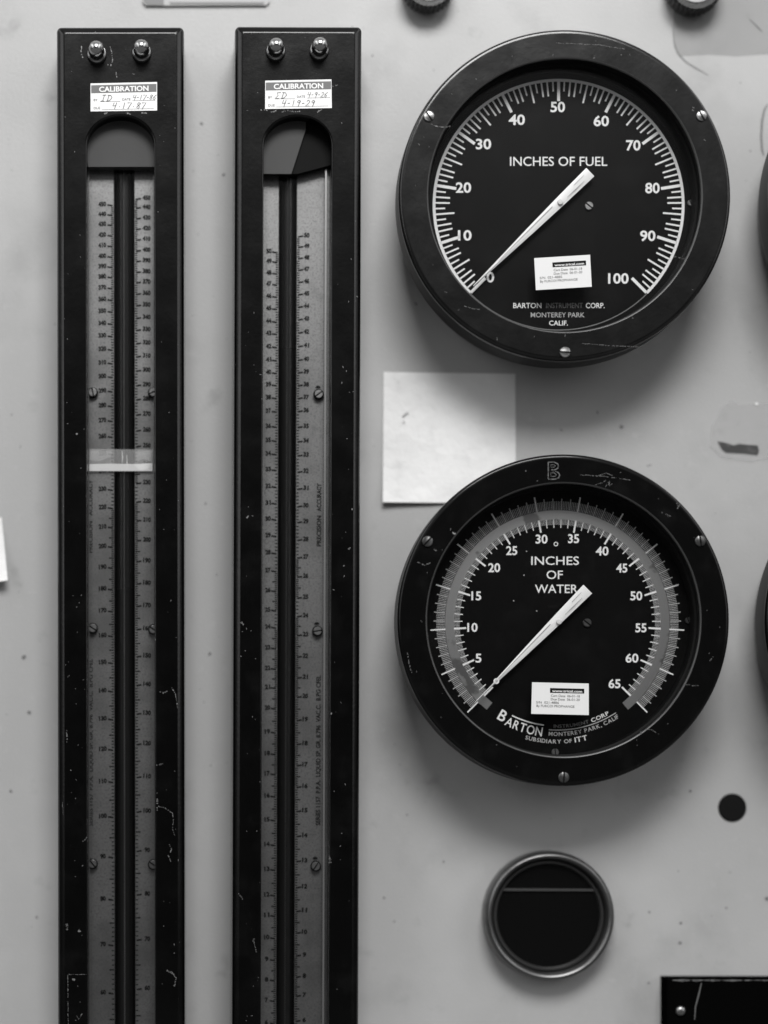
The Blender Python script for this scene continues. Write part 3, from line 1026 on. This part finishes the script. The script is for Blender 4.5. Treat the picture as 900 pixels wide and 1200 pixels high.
man_a = manometer(66, 215.5, 29.5, (101.5, 180.5, 136, 170), (133, 157.5), (LL, LR), (119.5, 171.5), (450, 450), -0.0012, "left")
tag(man_a, "tall black manometer with a milky tape band stuck across its glass", "manometer", "tall black manometers on the panel")
man_b = manometer(275.5, 424.5, 28.5, (309.5, 389, 136, 170), (327.3, 348.8), (RL, RR), (316.0, 360.3), (50, 50), 0.0033, "right")
tag(man_b, "tall black manometer beside the round gauges, its scale bare of tape", "manometer", "tall black manometers on the panel")

# ------------------------------------------------------------------ papers and tapes on the panel
def sheet(name, outline_uv, nx, ny, lift, mats):
    """Bent sheet: outline_uv = tl, tr, br, bl in px, lift(u,v) = height in m."""
    tl, tr, br, bl = outline_uv
    O = W((tl[0] + br[0]) / 2, (tl[1] + br[1]) / 2, 0)
    b = MB(O)
    vs, fs = [], []
    for j in range(ny + 1):
        for i in range(nx + 1):
            u, v = i / nx, j / ny
            a = (tl[0] + (tr[0] - tl[0]) * u, tl[1] + (tr[1] - tl[1]) * u)
            c = (bl[0] + (br[0] - bl[0]) * u, bl[1] + (br[1] - bl[1]) * u)
            vs.append(W(a[0] + (c[0] - a[0]) * v, a[1] + (c[1] - a[1]) * v, lift(u, v)))
    for j in range(ny):
        for i in range(nx):
            k = j * (nx + 1) + i
            fs.append([k, k + 1, k + nx + 2, k + nx + 1])
    b.add(vs, fs, 0)
    return b, O

b, O = sheet("paper_note", [(449.5, 436), (604, 438), (604.5, 590), (448.5, 588.5)], 24, 24,
             lambda u, v: 0.0006 + 0.005 * max(0, 1 - u * 1.7) * max(0, v - 0.55) ** 2 * 4.9 * 0.8 + 0.0012 * (max(0, 0.2 - v) * 5) * max(0, 1 - abs(u - 0.1) * 6)
             + 0.0004 * math.sin(u * 9 + v * 4), [M_NOTE])
M_FAINT = mat("faint_pencil", 0.735, 0.7)
M_PENCIL = mat("pencil_mark", 0.62, 0.7)
b.ribbon([(472, 487), (476, 483), (479, 482)], 2.2, 0.0019, 2)
b.ribbon([(473, 494), (474, 492)], 2.4, 0.0019, 2)
note = b.build("paper_note", [M_NOTE, M_FAINT, M_PENCIL], recalc=False)
tag(note, "square white paper note stuck to the panel between the two round gauges", "paper note")

b, O = sheet("paper_scrap", [(-60, 606), (2, 606), (9, 680), (-60, 690)], 10, 10, lambda u, v: 0.0005 + 0.007 * v * v * u, [M_NOTE])
scrap = b.build("paper_scrap", [M_NOTE], recalc=False)
tag(scrap, "curling corner of white paper at the left edge of the panel", "paper")

O = W(868, 505)
b = MB(O)
b.slab([(845, 478), (858, 468), (866, 474), (905, 472), (905, 536), (880, 541), (846, 536), (832, 524), (834, 500), (838, 494)], 0.0001, 0.0005, 0)
b.poly([(841, 517), (851, 519), (860, 522), (866, 520), (874, 521), (888, 522), (889.5, 528), (888, 533), (872, 531), (851, 530), (846, 526)], 0.0007, 1)
b.poly([(884, 473), (887, 471.5), (889, 473), (887, 475)], 0.0007, 2)
torn = b.build("torn_tape", [M_TORN, M_MARK, M_PAPER])
tag(torn, "torn pale tape remnant with a dark bar at the right edge", "tape")

O = W(850, 30)
b = MB(O)
b.slab([(789, -20), (905, -20), (905, 63), (862, 66), (830, 64), (796, 66), (790, 55)], 0.0001, 0.00025, 0)
ct = b.build("clear_tape", [M_CLEAR])
tag(ct, "wrinkled clear tape patch above the fuel gauge at upper right", "tape")

# name strip at the top
O = W(240, -8)
b = MB(O)
b.slab([(167, -40), (316, -40), (316, 2), (312, 6), (190, 6.5), (171, 6.5), (167, 2)], 0.0001, 0.0016, 0)
b.poly([(168, -38), (192, -38), (192, 5.8), (172, 5.8), (168, 1)], 0.0018, 1)
b.poly([(198, 2.5), (310, 2.5), (308, 5), (200, 5)], 0.0018, 1)
strip = b.build("name_plate", [M_STRIP, M_STRIP_DK])
tag(strip, "flat grey name plate above the two manometers, cut off by the top edge", "name plate")

# ------------------------------------------------------------------ knobs at the top edge
def knob(px, py, r, lab):
    H = 0.014
    O = W(px, py, H)
    O = Vector((O.x, 0, O.z))
    root = empty("knurled_knob", O)
    K = S * kh(H)
    b = MB(O)
    n = 132
    rows = [(r - 3, 0.0002), (r - 3, 0.003), (r - 0.5, 0.0035), (r, 0.0045), (r, H - 0.0015), (r - 2, H), (r * 0.74, H)]
    vs, fs = [], []
    for j, (rr, h) in enumerate(rows):
        for k in range(n):
            a = 2 * math.pi * k / n
            q = rr + (0.9 if k % 4 < 2 else -0.9) * (1 if 2 <= j <= 4 else 0)
            vs.append((O.x + q * K * math.cos(a), -h, O.z + q * K * math.sin(a)))
    for j in range(len(rows) - 1):
        for k in range(n):
            fs.append([j * n + k, j * n + (k + 1) % n, (j + 1) * n + (k + 1) % n, (j + 1) * n + k])
    b.add(vs, fs)
    b.build("grip", M_KNOB, root, smooth=20)
    b = MB(O)
    b.lathe(O, [(r * 0.74 * K, H - 0.0002), (r * 0.72 * K, H + 0.0006), (r * 0.2 * K, H + 0.0012), (0.00001, H + 0.0012)], 48)
    b.build("cap", M_STEEL2, root)
    tag(root, lab, "knob", "knurled knobs along the top edge")
    return root
M_STEEL2 = mat("grey_knob_cap", 0.4, 0.45, 0.6)
knob(503, -21, 30, "black knurled knob cut by the top edge, nearer the manometers")
knob(816, -20, 32, "black knurled knob cut by the top edge, above clear tape at right")

# ------------------------------------------------------------------ hole, shown as a dark plug
O = W(858, 946.5)
b = MB(O)
k = S
b.lathe(O, [(16.6 * k, 0.0001), (16.4 * k, 0.0005), (15.4 * k, 0.0009), (0.00001, 0.0010)], 48)  # flat dark disc in place of an open hole
disc = b.build("hole_disc", M_HOLE)
tag(disc, "round hole drawn as a small flat black plug in the bare panel below the water gauge", "hole plug")

# ------------------------------------------------------------------ round indicator
HI = 0.014
p = W(645, 1074, HI)
O = Vector((p.x, 0, p.z))
root = empty("indicator_window", O)
K = S * kh(HI)
b = MB(O)
prof = [(76.5 * K, 0.0002), (76.5 * K, HI * 0.45)]
for j in range(9):
    a = math.pi * j / 8
    prof.append(((71.3 + 5.2 * math.cos(a)) * K, HI * 0.62 + HI * 0.38 * math.sin(a)))
prof.append((66.1 * K, 0.0065))
b.lathe(O, prof, 128)
b.build("ring", M_RING, root)
b = MB(O)
b.lathe(O, [(66.0 * K, 0.0068), (64.5 * K, 0.0086), (62 * K, 0.0088), (60.5 * K, 0.0072), (60.5 * K, 0.0062)], 96)
b.build("gasket", M_RIM, root)
b = MB(O)
b.lathe(O, [(61.5 * K, 0.0055), (61.5 * K, 0.0066), (0.00001, 0.0066)], 96)
b.build("lens", M_LENS, root)
b = MB(O)
b.slab([(588, 1041.2), (704, 1042.0), (705, 1044.2), (588, 1043.8)], 0.0067, 0.0079)  # thin lighter bar across the lens
b.build("lens_line", M_LENS_LINE, root)
tag(root, "round black indicator window with a thick grey rim below the water gauge", "indicator")

# ------------------------------------------------------------------ black cover box at lower right
HX = 0.017
b0 = W(774, 1143.5, 0)
tlx, tly = VX + b0.x / (S * kh(HX)), VY - b0.z / (S * kh(HX))
O = Vector((b0.x, 0, b0.z))
root = empty("cover_box", O)
b = MB(O)
x0, y0, x1, y1 = tlx, tly, 1200, 1500
ins = 1.6
def ring4(i, h):
    return [Vector((W(x, y, HX).x, -h, W(x, y, HX).z)) for x, y in [(x0 + i, y0 + i), (x1 - i, y0 + i), (x1 - i, y1 - i), (x0 + i, y1 - i)]]
vs = ring4(0, 0.0002) + ring4(0, HX - 0.0006) + ring4(ins, HX)
fs = [[j * 4 + k, j * 4 + (k + 1) % 4, (j + 1) * 4 + (k + 1) % 4, (j + 1) * 4 + k] for j in range(2) for k in range(4)] + [[8, 9, 10, 11]]
b.add(vs, fs, 0)
# paint worn off along the top edge
xx = x0 + 6
while xx < 925:
    l = random.uniform(8, 30)
    b.ribbon([(xx, y0 + 1.7), (xx + l * .5, y0 + 1.9), (xx + l, y0 + 1.7)], [0.8, random.uniform(1.4, 3.0), 0.8], HX + 0.0001, 1)
    xx += l * random.uniform(0.8, 1.1)
b.ribbon([(822, y0 + 5), (819, 1165), (815, 1180), (814, 1195)], [1.2, 2, 1.6, 1.0], HX + 0.0001, 2)
b.build("cover", [M_CASE, M_SCRATCH, M_SCR_DIM], root)
b = MB(O)
pp = W(797.5, 1184.5, HX)
r = 6.3 * S * kh(HX)
b.lathe(Vector((pp.x, 0, pp.z)), [(r, HX), (r * 0.95, HX + 0.0008), (r * 0.7, HX + 0.0017), (r * 0.35, HX + 0.0021), (0.00001, HX + 0.0022)], 28)
b.build("screw", M_STEEL, root)
tag(root, "black cover box with worn edge and round screw at the lower right corner", "cover box")
